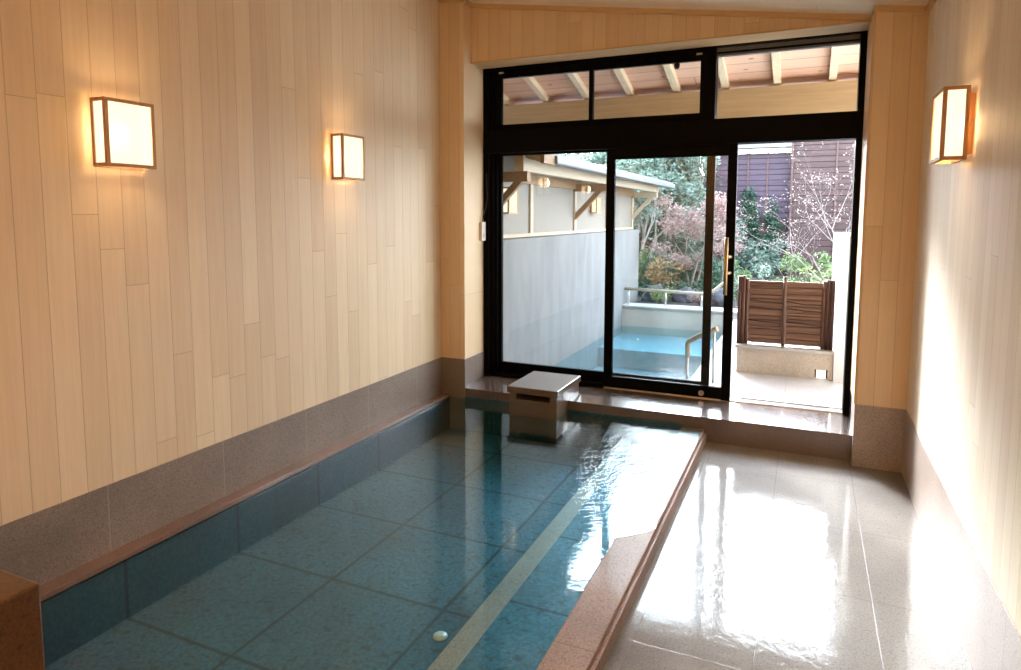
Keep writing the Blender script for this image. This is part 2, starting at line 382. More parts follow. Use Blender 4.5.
# ------------------------------------------------------------------ indoor bath
basin = empty('pool_basin', (-1.9, -3, -.3)); struct(basin, 'sunken bath lined with blue green stone')
def part(mb, name, mat, parent, label=None):
    o = mb.done(name, mat); o.parent = parent; o.matrix_parent_inverse = Matrix.Translation(-Vector(parent.location))
    if label: o['label'] = label
    return o
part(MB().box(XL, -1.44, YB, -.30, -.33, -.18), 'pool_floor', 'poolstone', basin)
part(MB().box(-1.362, -1.032, YB, -.30, -.33, -.055), 'bench', 'poolstone', basin, 'submerged blue green bench along the kerb')
part(MB().box(-1.455, -1.362, YB, -.30, -.33, -.052, .003), 'nosing', 'nosing', basin, 'tan speckled granite strip edging the bench')
part(MB().box(XL, -2.888, YB, -.337, -.2, .075), 'pool_side', 'poolshade', basin)
part(MB().box(XL, -2.880, YB, -.337, .088, .112, .002), 'ledge', 'granite', basin, 'narrow reddish granite ledge')
part(MB().box(-2.749, -1.032, -.342, -.3371, -.2, .105), 'pool_end', 'poolshade', basin)
kb = MB().box(-1.032, -.881, YB, -.337, -.3, .086, .004).box(-.885, -.866, YB, -.337, -.1, .062, .003)
part(kb, 'kerb', 'curb', basin, 'orange pink granite kerb, wet at its far end')
sl = MB().poly([(-2.749, -.337, .17), (-2.749, -.337, -.25), (-2.749, .16, -.25), (-2.749, .16, .205), (-2.749, 0, .203)], (2.777, 0, 0))
struct(sl.done('doorsill', 'sill'), 'granite step below the sliding doors')

def water_sheet():
    """level surface with a thin tongue spilling over the kerb"""
    bm = bmesh.new()
    def edge(y):   # right hand limit of the water
        if y > -.38: return -.93
        w = -.888 if y > -1.95 else (-.888-(.144)*min(1, (-1.95-y)/.16))
        j = .012*noise.noise(Vector((y*9, .3, 0)))+.008*noise.noise(Vector((y*31, 1.3, 0)))
        return max(-1.034, min(-.884, w+(j*2 if -2.12 < y < -1.93 else j*.5)))
    ys = [-.336-.0*i for i in range(1)]+[-.36-.02*i for i in range(95)]+[-2.4-.3*i for i in range(14)]
    prev = None
    for y in ys:
        e = edge(y)
        xs = [-2.885, -2.2, -1.6, -1.25, -1.05, -1.034, -1.024, e]
        row = []
        for i, x in enumerate(xs):
            if x > e: x = e
            z = .0875
            if e < -1.03 and i > 4: x = -1.034
            row.append(bm.verts.new((x, y, z)))
        if prev:
            for i in range(len(xs)-1):
                if (row[i].co-row[i+1].co).length < 1e-5 and (prev[i].co-prev[i+1].co).length < 1e-5: continue
                try:
                    f = bm.faces.new((prev[i], prev[i+1], row[i+1], row[i])); f.smooth = True
                except ValueError: pass
        prev = row
    bmesh.ops.remove_doubles(bm, verts=bm.verts, dist=1e-5)
    bmesh.ops.recalc_face_normals(bm, faces=bm.faces)
    me = bpy.data.meshes.new('bath_water'); bm.to_mesh(me); bm.free()
    if me.polygons[0].normal.z < 0: me.flip_normals()
    return me
tag(new_ob('bath_water', water_sheet(), 'water'), 'clear teal water filling the indoor bath and running over its kerb', 'water', None, 'stuff')

# water spout box on the sill
sp = empty('water_spout', (-2.05, -.33, .17))
tag(sp, 'tan box-shaped water spout with dark slot under its lid, on the granite sill', 'water spout')
bd = MB()
bd.box(-2.250, -1.878, -.337, -.075, .172, .252)
bd.box(-2.250, -1.878, -.575, -.337, -.05, .206)
bd.box(-2.250, -2.193, -.575, -.337, .2059, .252).box(-1.931, -1.878, -.575, -.337, .2059, .252)
part(bd, 'spout_body', 'spout', sp)
part(MB().box(-2.265, -1.866, -.59, -.058, .252, .300, .004), 'lid', 'spout', sp)
part(MB().box(-2.193, -1.931, -.40, -.338, .2061, .2519), 'slot', 'dark', sp, 'dark fill standing in for shade in the slot')  # near-black block paints the shade deep inside the spout

# granite block in the near left corner
bk = MB((-2.45, -4.3, -.18)).box(-2.88, -2.061, -4.75, -3.969, -.18, .60, .006)
tag(bk.done('granite_block', 'block'), 'orange brown granite block standing in the near left corner of the bath', 'stone block')

# small pale disc on the bath floor
dr = MB((-1.60, -2.72, -.18)).lathe((-1.60, -2.72, -.18), [(.030, 0), (.030, .006), (.022, .012), (.008, .014)])
tag(dr.done('drain_cap', 'disc'), 'small round pale drain cap on the bath floor next to the tan strip', 'drain cap')

# ------------------------------------------------------------------ wall lamps
def lamp(x, y0, y1, z0, z1, sx, depth, back, label, group, power):
    """x: wall plane, sx: +1 faces +x; y0..y1, z0..z1 the lantern box"""
    yc, zc = (y0+y1)/2, (z0+z1)/2
    r = empty('wall_lamp', (x, yc, zc)); tag(r, label, 'wall lamp', group)
    xa = x+sx*back; xb = x+sx*(back+depth); lo, hi = min(xa, xb), max(xa, xb)
    f = MB(); w = .0145
    for (a, b) in ((lo, lo+w), (hi-w, hi)):
        for (c, d) in ((y0, y0+w), (y1-w, y1)): f.box(a, b, c, d, z0, z1)
        for (e, g) in ((z0, z0+w), (z1-w, z1)): f.box(a, b, y0+w, y1-w, e, g)
    for (c, d) in ((y0, y0+w), (y1-w, y1)):
        for (e, g) in ((z0, z0+w), (z1-w, z1)): f.box(lo+w, hi-w, c, d, e, g)
    part(f, 'lamp_frame', 'lampwood', r)
    s = MB(); i = .004; j = .0075
    s.box(lo+i, lo+j, y0+w, y1-w, z0+w, z1-w) if sx < 0 else s.box(hi-j, hi-i, y0+w, y1-w, z0+w, z1-w)
    s.box(lo+w, hi-w, y0+i, y0+j, z0+w, z1-w).box(lo+w, hi-w, y1-j, y1-i, z0+w, z1-w)
    part(s, 'lamp_shade', 'shade', r, 'glowing cream paper shade')
    b0, b1 = (x, xa) if sx > 0 else (xa, x)
    part(MB().box(b0-.0, b1+.0, y0+.03, y1-.03, z0+.025, z1-.025), 'back_plate', 'lampwood', r, 'wooden mounting plate')
    L = bpy.data.lights.new('lamp_bulb', 'POINT'); L.energy = power; L.color = (1, .64, .31); L.shadow_soft_size = .06
    lo_ = bpy.data.objects.new('lamp_bulb', L); COL.objects.link(lo_); lo_.location = ((xa+xb)/2, yc, zc); 
    return r
G = 'wooden lantern lamps on the bath hall walls'
PW = 14.0
lamp(XL, -3.176, -2.955, 1.748, 2.022, 1, .088, .022, 'square glowing wall lamp with wooden frame, nearest on the left wall', G, PW)
lamp(XL, -1.69, -1.475, 1.770, 2.045, 1, .088, .022, 'square glowing wall lamp on the left wall closer to the window', G, PW)
lamp(XR, -1.80, -1.55, 1.776, 2.064, -1, .091, .022, 'glowing wall lamp on the right wall beside the door pier', G, PW)

# alarm box with its cable on the left jamb
al = empty('door_sensor', (-2.749, -.03, 1.42)); tag(al, 'small off white box with a black cable on the jamb left of the window', 'door sensor')
part(MB().box(-2.749, -2.722, -.075, -.008, 1.345, 1.50, .004), 'sensor_case', 'plastic', al)
part(MB().box(-2.723, -2.7195, -.052, -.030, 1.375, 1.40), 'button', 'steel', al)
part(MB().tube([(-2.735, -.045, 1.50), (-2.732, -.035, 1.56), (-2.72, -.004, 1.62), (-2.712, .0, 1.70), (-2.715, -.004, 1.80), (-2.72, -.003, 1.90)], .004, 6), 'cable', 'cable', al, 'thin black cable')

# ------------------------------------------------------------------ window wall: frame, transoms, sliding leaves
win = empty('window_1', (-1.37, .05, .2)); struct(win, 'black framed transom window and door frame')
fr = MB()
ZT = 2.745
fr.box(-2.749, -2.700, 0, .12, .203, ZT, .002)          # left jamb
fr.box(-2.700, -2.668, .025, .12, .203, ZT, .001)
fr.box(-2.668, -2.640, .045, .12, .203, ZT, .001)
fr.box(-.020, .018, 0, .12, .185, ZT, .002)             # right jamb
fr.box(-2.70, -1.0, 0, .12, 2.725, ZT).box(-1.0, -.02, 0, .12, 2.737, ZT)                  # head
fr.box(-2.749, .018, -.004, .12, 2.062, 2.238, .002)      # transom bar
fr.box(-1.012, -.918, -.003, .12, 2.20, ZT, .002)        # mullion
fr.box(-2.69, -1.70, .0, .12, .203, .236, .002)         # bottom track
part(fr, 'frame', 'black', win)
part(MB().box(-1.70, -.02, .02, .10, .2035, .212), 'track', 'steel', win, 'steel door track')
# left transom sash (two panes)
sa = MB()
sa.box(-2.64, -1.012, .04, .075, 2.662, 2.725).box(-2.64, -1.012, .04, .075, 2.238, 2.292)
sa.box(-2.64, -2.600, .041, .074, 2.24, 2.72).box(-1.030, -1.012, .041, .074, 2.24, 2.72).box(-1.860, -1.828, .038, .077, 2.26, 2.70)
part(sa, 'sash', 'black', win)
part(MB().box(-2.600, -1.860, .055, .060, 2.292, 2.662), 'pane', 'glass', win)
part(MB().box(-1.828, -1.030, .055, .060, 2.292, 2.662), 'pane', 'glass', win)
# right transom: single pane tilted out a little at the top, sash rail with a painted blue reflection
part(MB().box(-.918, -.022, .05, .095, 2.696, 2.709), 'sash_rail', 'black', win)
sb = MB().box(-.918, -.022, .045, .10, 2.709, 2.7365).box(-.918, -.022, .055, .10, 2.682, 2.6959)
part(sb, 'sash_rail', 'gutter', win, 'rail with a grey blue reflection in its colour')
part(MB().box(-.918, -.022, .085, .090, 2.238, 2.682), 'pane', 'glass', win)
for xx in (-2.62, -1.06):
    part(MB().box(xx, xx+.04, .028, .04, 2.70, 2.712, .001), 'latch', 'steel', win, 'small steel latch')
part(MB().lathe((-1.20, .05, 2.64), [(.012, -.022), (.02, -.012), (.022, .012), (.012, .022)], 12), 'stay', 'dark', win)
# fixed leaf on the left and the parked leaf behind
fx = empty('door_2', (-1.8, .09, .21)); struct(fx, 'fixed black framed glass leaf left of the sliding leaf')
f2 = MB()
f2.box(-2.64, -2.615, .075, .108, .236, 2.062).box(-.972, -.913, .075, .108, .236, 2.062, .002)
f2.box(-2.64, -.913, .076, .107, .236, .315).box(-2.64, -.913, .076, .107, 2.045, 2.062)
part(f2, 'door_frame', 'black', fx)
part(MB().box(-2.615, -.972, .089, .094, .315, 2.055), 'pane', 'glass', fx)
sd = empty('door_1', (-1.24, .04, .21)); struct(sd, 'black framed sliding glass leaf, slid open to the left')
f1 = MB()
f1.box(-1.706, -1.640, .018, .055, .213, 2.07, .002).box(-.820, -.756, .018, .055, .205, 2.07, .002)
f1.box(-1.64, -.82, .019, .054, .213, .300, .001).box(-1.64, -.82, .019, .054, 1.980, 2.066, .001)
part(f1, 'door_frame', 'black', sd)
part(MB().box(-1.640, -.820, .034, .039, .300, 1.98), 'pane', 'glass', sd)
hd = part(MB().tube([(-.806, -.040, 1.40), (-.806, -.040, .99)], .013, 12), 'handle', 'brass', sd, 'upright brown bronze pull bar')
for zz in (1.262, 1.145):
    o = MB().tube([(-.806, -.040, zz), (-.780, .02, zz)], .012, 10).done('handle_mount', 'brass'); o.parent = hd; o.matrix_parent_inverse = Matrix.Translation(-sd.location)
    o.parent = hd; o.matrix_parent_inverse = hd.matrix_parent_inverse.copy(); o.matrix_parent_inverse = Matrix.Identity(4)
lk = MB().tube([(-.958, .019, .245), (-.958, .009, .245)], .020, 20); part(lk, 'lock_disc', 'steel', sd, 'round pale disc')
struct(MB().box(.0185, .032, -.10, -.0, .20, .39).done('trim_10', 'black'))

# ------------------------------------------------------------------ outside: paving, bath, walls
struct(MB().box(-1.14, .5, .16, 3.0, -.1, .178).done('paving', 'deck'), 'pale stone paving outside the open door')
ob = empty('outdoor_pool_basin', (-1.8, 2, -.4)); struct(ob, 'outdoor bath lined with pale blue stone')
part(MB().box(-2.66, -1.14, .125, 4.28, -.6, -.36), 'pool_floor', 'bathstone', ob)
part(MB().box(-2.66, -1.14, 3.11, 4.28, -.36, -.12), 'step', 'bathstone', ob, 'shallower submerged step')
part(MB().box(-1.32, -1.141, .17, 3.11, -.36, -.14), 'bench', 'bathstone', ob)
part(MB().box(-2.66, -.95, 4.28, 4.58, -.6, .256), 'end_wall', 'planter', ob, 'buff granite end wall')
part(MB().box(-2.66, -.93, 4.26, 4.60, .256, .285, .004), 'end_coping', 'coping', ob, 'pale coping')
part(MB().box(-1.14, -.95, 3.0, 4.28, -.5, .178), 'pool_side', 'deck', ob)
bm_ = MB(); v = [bm_.bm.verts.new(p) for p in ((-2.659, .14, -.01), (-1.139, .14, -.01), (-1.139, 4.281, -.01), (-2.659, 4.281, -.01))]; bm_.bm.faces.new(v)
wo = bm_.done('outdoor_bath_water', 'water_out')
if wo.data.polygons[0].normal.z < 0: wo.data.flip_normals()
tag(wo, 'pale blue water of the outdoor bath beyond the glass', 'water', None, 'stuff')
struct(MB().box(-3.1, -2.66, .125, 5.24, -.6, 1.345, .003).done('concrete_wall', 'concrete'), 'tall pale concrete wall left of the outdoor bath')

# handrails
def rail(name, pts, posts, label, r=.022):
    e = empty(name, pts[0]); tag(e, label, 'handrail')
    m = MB().tube(pts, r, 12); part(m, 'rail', 'timber', e, 'pale wooden rail')
    for (x, y, za, zb) in posts: part(MB().tube([(x, y, za), (x, y, zb)], .011, 8), 'post', 'steel', e, 'thin steel post')
rail('handrail', [(-2.66, 4.40, .512), (-1.55, 4.40, .488), (-1.43, 4.40, .53), (-1.31, 4.40, .64), (-1.20, 4.40, .70)],
     [(-2.60, 4.40, .285, .505), (-2.07, 4.40, .285, .495), (-1.58, 4.40, .285, .485)], 'pale wooden handrail on steel posts along the far end of the outdoor bath')
rail('handrail', [(-1.195, .86, .33), (-1.195, .86, .452), (-1.18, .85, .475), (-1.08, .76, .545), (-.99, .68, .605), (-.93, .66, .63)],
     [(-1.195, .86, -.14, .34), (-.955, .67, .175, .61)], 'sloping wooden handrail leading down into the outdoor bath')

# planter with coping, recessed step light and soil
pt = empty('stone_planter', (-.4, 1.13, .178)); tag(pt, 'buff granite planter with pale coping facing the open door', 'planter')
pf = MB().box(-.815, -.185, 1.135, 1.21, .17, .395).box(-.185, -.085, 1.135, 1.21, .262, .395).box(-.085, .2, 1.135, 1.21, .17, .395)
pf.box(-.815, -.74, 1.21, 2.9, .17, .395)
part(pf, 'planter_wall', 'planter', pt)
part(MB().box(-.83, .2, 1.12, 1.30, .395, .425, .004).box(-.83, -.72, 1.30, 2.9, .395, .425), 'coping', 'coping', pt, 'pale coping')
part(MB().box(-.172, -.098, 1.175, 1.21, .178, .245), 'step_light', 'lens', pt, 'small square recessed light, lit')
struct(MB().box(-.74, .9, 1.21, 2.95, .1, .39).done('planting_soil', 'soil'))
tag(MB((.05, 1.8, .178)).box(-.045, .16, 1.10, 1.119, .178, 1.392).box(-.045, .16, 1.301, 2.5, .39, 1.392).box(-.045, .16, 1.119, 1.301, .4255, 1.392).done('white_wall', 'white'), 'plain white garden wall end right of the bamboo screen', 'garden wall')

# bamboo / board screen
fn = empty('bamboo_screen', (-.44, 1.22, .425)); tag(fn, 'low reddish brown slatted screen with dark posts on the planter coping', 'fence')
random.seed(3)
for (xa, xb) in ((-.735, -.46), (-.43, -.150)):
    p = MB(); z = .445; p.box(xa, xb, 1.236, 1.243, .45, .985)
    while z < .985:
        h = random.choice((.022, .034, .046, .058))
        p.box(xa, xb, 1.215, 1.232+random.uniform(0, .008), z, min(z+h, .995)-.005, .002); z += h
    part(p, 'panel', 'fenceboard', fn)
for xa, w, zt, m_ in ((-.828, .034, 1.025, 'fencepost'), (-.795, .034, 1.030, 'fence'), (-.762, .028, 1.005, 'fence'), (-.459, .028, 1.032, 'fence'), (-.152, .028, 1.005, 'fence'), (-.124, .034, 1.018, 'fencepost'), (-.090, .036, 1.016, 'fencepost')):
    part(MB().tube([(xa+w/2, 1.205+random.uniform(-.004, .004), .425), (xa+w/2, 1.207, zt)], w/2, 10), 'post', m_, fn)
tw = MB()
for zz in (.62, .74, .80):
    for (xa, xb) in ((-.735, -.46), (-.43, -.150)):
        tw.tube([(xa, 1.209, zz+.02), ((xa+xb)/2, 1.207, zz+random.uniform(-.008, .012)), (xb, 1.209, zz)], .0035, 6)
part(tw, 'twine', 'twine', fn, 'black twine binding')

# ------------------------------------------------------------------ outside roof over the door
def rz(y): return 2.645+.27*(1.2-y)
ev = empty('porch_roof', (-1.4, .9, 2.4)); struct(ev, 'timber eave over the doors with rafters and boards')
part(MB().box(-5.2, 1.8, 1.14, 1.30, 2.392, 2.642, .003), 'beam', 'timber_x', ev, 'heavy pale eave beam')
k = 0
for i in range(-9, 5):
    x = -.148+.4175*(i-0)-.0
    if x > 1.8: continue
    part(MB().poly([(x-.028, .16, rz(.16)), (x+.028, .16, rz(.16)), (x+.028, .16, rz(.16)+.06), (x-.028, .16, rz(.16)+.06)], (0, 1.44, -.27*1.44)), 'rafter', 'timber_r', ev)
part(MB().poly([(-5.2, .16, rz(.16)+.06), (-5.2, 1.62, rz(1.62)+.06), (-5.2, 1.62, rz(1.62)+.085), (-5.2, .16, rz(.16)+.085)], (7.0, 0, 0)), 'boarding', 'cedar', ev, 'knotty pink cedar boards')
part(MB().poly([(-5.3, .0, rz(.0)+.087), (-5.3, 1.66, rz(1.66)+.087), (-5.3, 1.66, rz(1.66)+.14), (-5.3, .0, rz(.0)+.14)], (7.2, 0, 0)), 'roof_covering', 'tiles', ev)
struct(MB().box(-6.2, -2.98, .0, .16, -.4, 3.1).box(.33, 2.2, .0, .16, -.1, 3.0).done('wall_outer', 'plaster'))
struct(MB().box(-2.98, .33, .0, .16, 2.80, 3.45).done('wall_outer_head', 'plaster'))

# ------------------------------------------------------------------ pavilion along the left
pv = empty('pavilion', (-2.7, 2.5, 1.358)); tag(pv, 'open timber pavilion with pale plaster wall and tiled roof on the concrete wall', 'pavilion')
WX = -2.84
part(MB().box(WX-.10, WX, .17, 5.50, 1.345, 2.12), 'wall', 'plaster', pv)
part(MB().box(WX-.02, WX+.018, .17, 5.52, 1.345, 1.378), 'base_rail', 'timber', pv)
for y in (1.24, 2.62, 3.99, 5.46): part(MB().box(WX-.05, WX+.022, y-.035, y+.035, 1.378, 2.12), 'post', 'timber', pv)
part(MB().box(WX-.04, WX+.035, .17, 5.55, 1.865, 1.965), 'top_plate', 'timber_b', pv, 'brown top plate')
part(MB().box(-2.54, -2.46, .17, 5.66, 1.925, 2.055, .002), 'purlin', 'timber', pv)
for y in (.24, 2.62, 5.46):
    part(MB().box(-2.86, -2.44, y-.035, y+.035, 1.84, 1.924), 'arm', 'timber_b' if y < 3 else 'timber', pv)
    part(MB().beam((WX, y, 1.52), (-2.50, y, 1.87), .05, .055), 'brace', 'timber_b' if y < 3 else 'timber', pv)
for y in [.25+.36*i for i in range(16)]:
    part(MB().beam((-3.4, y, 2.29), (-2.32, y, 2.02), .035, .045), 'rafter', 'timber', pv)
part(MB().poly([(-2.29, .17, 2.035), (-3.6, .17, 2.362), (-3.6, .17, 2.43), (-2.29, .17, 2.085)], (0, 5.75, 0)), 'roof', 'tiles', pv, 'grey tiled roof')
part(MB().box(-2.31, -2.275, .17, .42, 1.985, 2.07), 'fascia', 'timber_b', pv)
part(MB().box(-2.31, -2.25, .42, 5.93, 1.99, 2.062, .012), 'gutter', 'gutter', pv, 'blue grey gutter')
G2 = 'lanterns on the pavilion wall'
lamp(WX, .50, .705, 1.57, 1.81, 1, .08, .02, 'glowing lantern on the pavilion wall at the left edge of the glass', G2, .5)
lamp(WX, 3.23, 3.43, 1.585, 1.79, 1, .08, .02, 'glowing lantern on the pavilion wall, right of the brown diagonal brace', G2, .5)

# ------------------------------------------------------------------ slatted building beyond the garden
bl = empty('slatted_building', (-.4, 11, .2)); tag(bl, 'dark building clad in horizontal slats beyond the garden', 'building')
def slats(x0, x1, y, z0, z1, name, mat):
    m = MB(); z = z0
    while z < z1:
        m.box(x0, x1, y, y+.03, z, z+.105); z += .12
    m.box(x0, x1, y+.03, y+.2, z0, z1)
    return part(m, name, mat, bl)
slats(-2.52, -.64, 11.0, .2, 2.92, 'wall_panel', 'slat'); slats(-.64, 2.5, 10.8, .2, 3.42, 'wall_panel', 'slat2')
part(MB().box(-2.58, -.67, 10.86, 11.1, 2.955, 3.045), 'fascia', 'white', bl, 'white fascia')
part(MB().box(-2.6, -.67, 10.76, 11.1, 3.055, 3.26), 'roof_edge', 'tiles', bl)
part(MB().box(-.665, -.625, 10.74, 10.99, .2, 3.24), 'corner_board', 'batten', bl)
for x in (-1.56, -1.15): part(MB().box(x-.018, x+.018, 10.97, 11.0, .2, 2.98), 'batten', 'batten', bl)
for x in (.22, .83): part(MB().box(x-.018, x+.018, 10.77, 10.8, .2, 3.40), 'batten', 'batten', bl)
part(MB().box(-1.37, -.72, 10.955, 11.0, .2, 1.42), 'door', 'slat2', bl)
part(MB().box(-1.40, -.70, 10.94, 10.954, 1.42, 1.475), 'door_head', 'dark', bl)

# ------------------------------------------------------------------ ground and planting
struct(MB().box(-9, 7, 4.60, 16, -.3, .24).box(-.945, 7, 2.95, 4.60, -.3, .22).done('ground', 'soil'), 'dark planted ground of the garden')
hb = bmesh.new(); N = 30
vs = [[hb.verts.new((-9+i*16/N, 8.2+j*.30, .26+min(2.6, (j*.30)**.8*.95)*(1 if i < 11 else max(0.0, 1-(i-11)*.3))+.16*noise.noise(Vector((i*.6, j*.5, 0))))) for i in range(N+1)] for j in range(22)]
for j in range(21):
    for i in range(N): hb.faces.new((vs[j][i], vs[j][i+1], vs[j+1][i+1], vs[j+1][i])).smooth = True
me = bpy.data.meshes.new('hillside'); hb.to_mesh(me); hb.free(); struct(new_ob('hillside', me, 'soil'), 'dark wooded slope behind the garden')

def leaves(centers, n, spread, size, flat=1.0, rnd=None, loc=(0, 0, 0)):
    """one mesh of small folded leaves scattered round the given points"""
    R = rnd or random; V = []; F = []; L = Vector(loc)
    for k in range(n):
        c = R.choice(centers)
        while True:
            d = Vector((R.uniform(-1, 1), R.uniform(-1, 1), R.uniform(-1, 1)))
            if d.length < 1: break
        p = Vector(c)+Vector((d.x*spread, d.y*spread, d.z*spread*flat))-L
        a = Vector((R.gauss(0, 1), R.gauss(0, 1), R.gauss(0, .6))).normalized()
        b = a.cross(Vector((R.gauss(0, 1), R.gauss(0, 1), R.gauss(0, 1)))).normalized()
        c3 = a.cross(b); s = size*R.uniform(.6, 1.3); i = len(V)
        V += [p-a*s, p+b*s*.45+c3*s*.15, p+a*s, p-b*s*.45+c3*s*.15]
        F += [(i, i+1, i+2), (i, i+2, i+3)]
    me = bpy.data.meshes.new('foliage'); me.from_pydata(V, [], F); return me

def grow(R, p, d, ln, r, depth, segs, tips, up=.12, spread=.6, n_=(2, 3), shrink=.72):
    pts = [p]; rr = [r]; q = p.copy(); dd = d.copy()
    for i in range(3):
        dd = (dd+Vector((R.gauss(0, .14), R.gauss(0, .14), R.gauss(0, .08)+up*.3))).normalized()
        q = q+dd*ln/3; pts.append(q.copy()); rr.append(r*(1-.12*(i+1)))
        if depth <= 1: tips.append(q.copy())
    segs.append((pts, rr))
    if depth == 0: tips.append(q); return
    for k in range(R.randint(*n_)):
        nd = (dd+Vector((R.gauss(0, spread), R.gauss(0, spread), R.gauss(up, spread*.5)))).normalized()
        grow(R, q.copy(), nd, ln*shrink*R.uniform(.8, 1.15), rr[-1]*.68, depth-1, segs, tips, up, spread, n_, shrink)

def tree(name, base, label, cat, leafmat, bark, seed, stems, ln, r, depth, nleaf, spread, size, up=.15, sp=.6, group=None, flat=.7, n_=(2, 3), lean=(0, 0), top=None):
    R = random.Random(seed); b = Vector(base); e = empty(name, b); tag(e, label, cat, group)
    segs, tips = [], []
    for s in range(stems):
        a = 2*PI*s/max(1, stems)+R.uniform(0, 1)
        d = Vector((math.cos(a)*.28*(stems > 1)+lean[0], math.sin(a)*.28*(stems > 1)+lean[1], 1)).normalized()
        grow(R, b+Vector((math.cos(a), math.sin(a), 0))*r*(stems > 1), d, ln*R.uniform(.9, 1.1), r, depth, segs, tips, up, sp, n_)
    if top:
        hi = max(t_.z for t_ in tips)-b.z; k_ = (top-b.z)/hi
        segs = [([Vector((p.x, p.y, b.z+(p.z-b.z)*k_)) for p in pts], rr) for pts, rr in segs]
        tips = [Vector((p.x, p.y, b.z+(p.z-b.z)*k_)) for p in tips]
    m = MB()
    for pts, rr in segs: m.tube(pts, rr, 5, False)
    part(m, 'trunk', bark, e)
    if nleaf:
        me = leaves(tips, nleaf, spread, size, flat, R); o = new_ob('foliage', me, leafmat); o.parent = e; o.matrix_parent_inverse = Matrix.Translation(-b)
    return e

und = []
RU = random.Random(77)
for k in range(500):
    x = RU.uniform(-7, -2.2); y = RU.uniform(6.8, 11.5)
    und.append((x, y, .3+(0 if y < 8.2 else min(2.6, (y-8.2)**.8*.95))))
for k in range(260):
    x = RU.uniform(-2.9, -1.45); y = RU.uniform(5.75, 7.4); und.append((x, y, .30+RU.uniform(0, .45)*(y > 6.2)))
uo = new_ob('undergrowth', leaves(und, 26000, .30, .040, .7, RU), 'l_ivy')
tag(uo, 'dark green undergrowth filling the garden floor and the slope', 'undergrowth', None, 'stuff')

def bush(name, base, rad, hgt, label, leafmat, seed, n, size, group=None, cat='shrub'):
    R = random.Random(seed); b = Vector(base); e = empty(name, b); tag(e, label, cat, group)
    m = MB(); tips = []
    for k in range(9):
        a = R.uniform(0, 2*PI); q = R.uniform(.25, .85)
        t_ = b+Vector((math.cos(a)*rad*q, math.sin(a)*rad*q, hgt*R.uniform(.45, .95)))
        m.tube([b+Vector((0, 0, -.02)), b+(t_-b)*.5+Vector((0, 0, hgt*.1)), t_], [.008, .006, .003], 5, False); tips += [t_, b+(t_-b)*.6]
    part(m, 'stem', 'bark', e)
    o = new_ob('foliage', leaves(tips, n, rad*.38, size, .8, R), leafmat); o.parent = e; o.matrix_parent_inverse = Matrix.Translation(-b)
    return e

GE = 'evergreens crowding the slope behind the garden'
lab = ['dense evergreen tree on the slope behind the bath, seen only as mixed foliage']
evs = [(-7.6, 9.0, 1.2, 1), (-6.4, 9.9, 1.6, 2), (-5.4, 8.9, 1.2, 1), (-4.4, 9.9, 1.7, 2), (-3.5, 9.0, 1.2, 1), (-3.6, 10.4, .9, 2), (-2.95, 9.1, .6, 1), (-5.9, 7.9, .26, 2), (-3.1, 7.7, .26, 1), (-4.5, 7.8, .26, 2)]
for i, (x, y, z, k) in enumerate(evs):
    tree('evergreen_tree', (x, y, z), 'dense green tree merging into the foliage of the slope behind the garden', 'tree', 'l_ever' if k == 1 else 'l_ever2', 'bark', 40+i, 2, .62, .05, 3, 5200, .38, .050, .14, .75, GE, top=(3.1 if y > 8.5 else 2.6)+.1*(i % 3))
# weeping pale trunks at the end of the pavilion
tree('bare_tree', (-3.15, 6.6, .26), 'slender pale leaning tree just past the end of the pavilion', 'tree', 'l_ever', 'palebark', 5, 3, .75, .022, 2, 260, .2, .035, .2, .4, lean=(.22, 0))
tree('maple_tree', (-2.0, 6.1, .24), 'pinkish maple with a round crown behind the far end of the outdoor bath', 'tree', 'l_pink', 'bark', 11, 3, .46, .026, 4, 3800, .17, .028, .06, .62, flat=.55, top=1.88)
tree('maple_tree', (-1.58, 6.3, .26), 'smaller reddish maple seen through the narrow pane by the door handle', 'tree', 'l_pink', 'bark', 14, 2, .34, .02, 3, 1100, .14, .026, .05, .6, flat=.5, top=1.22)
tree('bare_maple', (.20, 3.3, .24), 'pale bare maple with fine twigs rising behind the white wall', 'tree', 'l_bud', 'palebark', 23, 3, .62, .022, 6, 1500, .05, .012, .03, .62, flat=.6, lean=(-.12, 0), top=2.45)
tree('bare_shrub', (-.36, 3.3, .24), 'thin twiggy shrub with pale pink buds reaching over the screen', 'shrub', 'l_bud', 'palebark', 31, 2, .40, .007, 4, 200, .04, .010, .02, .8, top=1.68)
# ivy on the slatted wall
iv = empty('climbing_vine', (-1.26, 10.85, .2)); tag(iv, 'dark green climbing vine on the slatted building above the screen', 'vine')
R = random.Random(9); cs = []
for k in range(70):
    t = k/69; cs.append((-1.42+R.gauss(0, .07)+.06*math.sin(t*5), 10.82, .25+t*1.85)); cs.append((-.98+R.gauss(0, .07), 10.82, .25+t*1.5*R.uniform(.6, 1.25)))
o = new_ob('foliage', leaves(cs, 4600, .11, .036, 1.0, R), 'l_ivy'); o.parent = iv; o.matrix_parent_inverse = Matrix.Translation(-iv.location)
part(MB().tube([(-1.42, 10.88, .2), (-1.40, 10.88, .9), (-1.43, 10.88, 1.9)], .018, 5).tube([(-1.0, 10.88, .2), (-.96, 10.88, .9), (-1.0, 10.88, 1.6)], .015, 5), 'stem', 'bark', iv)
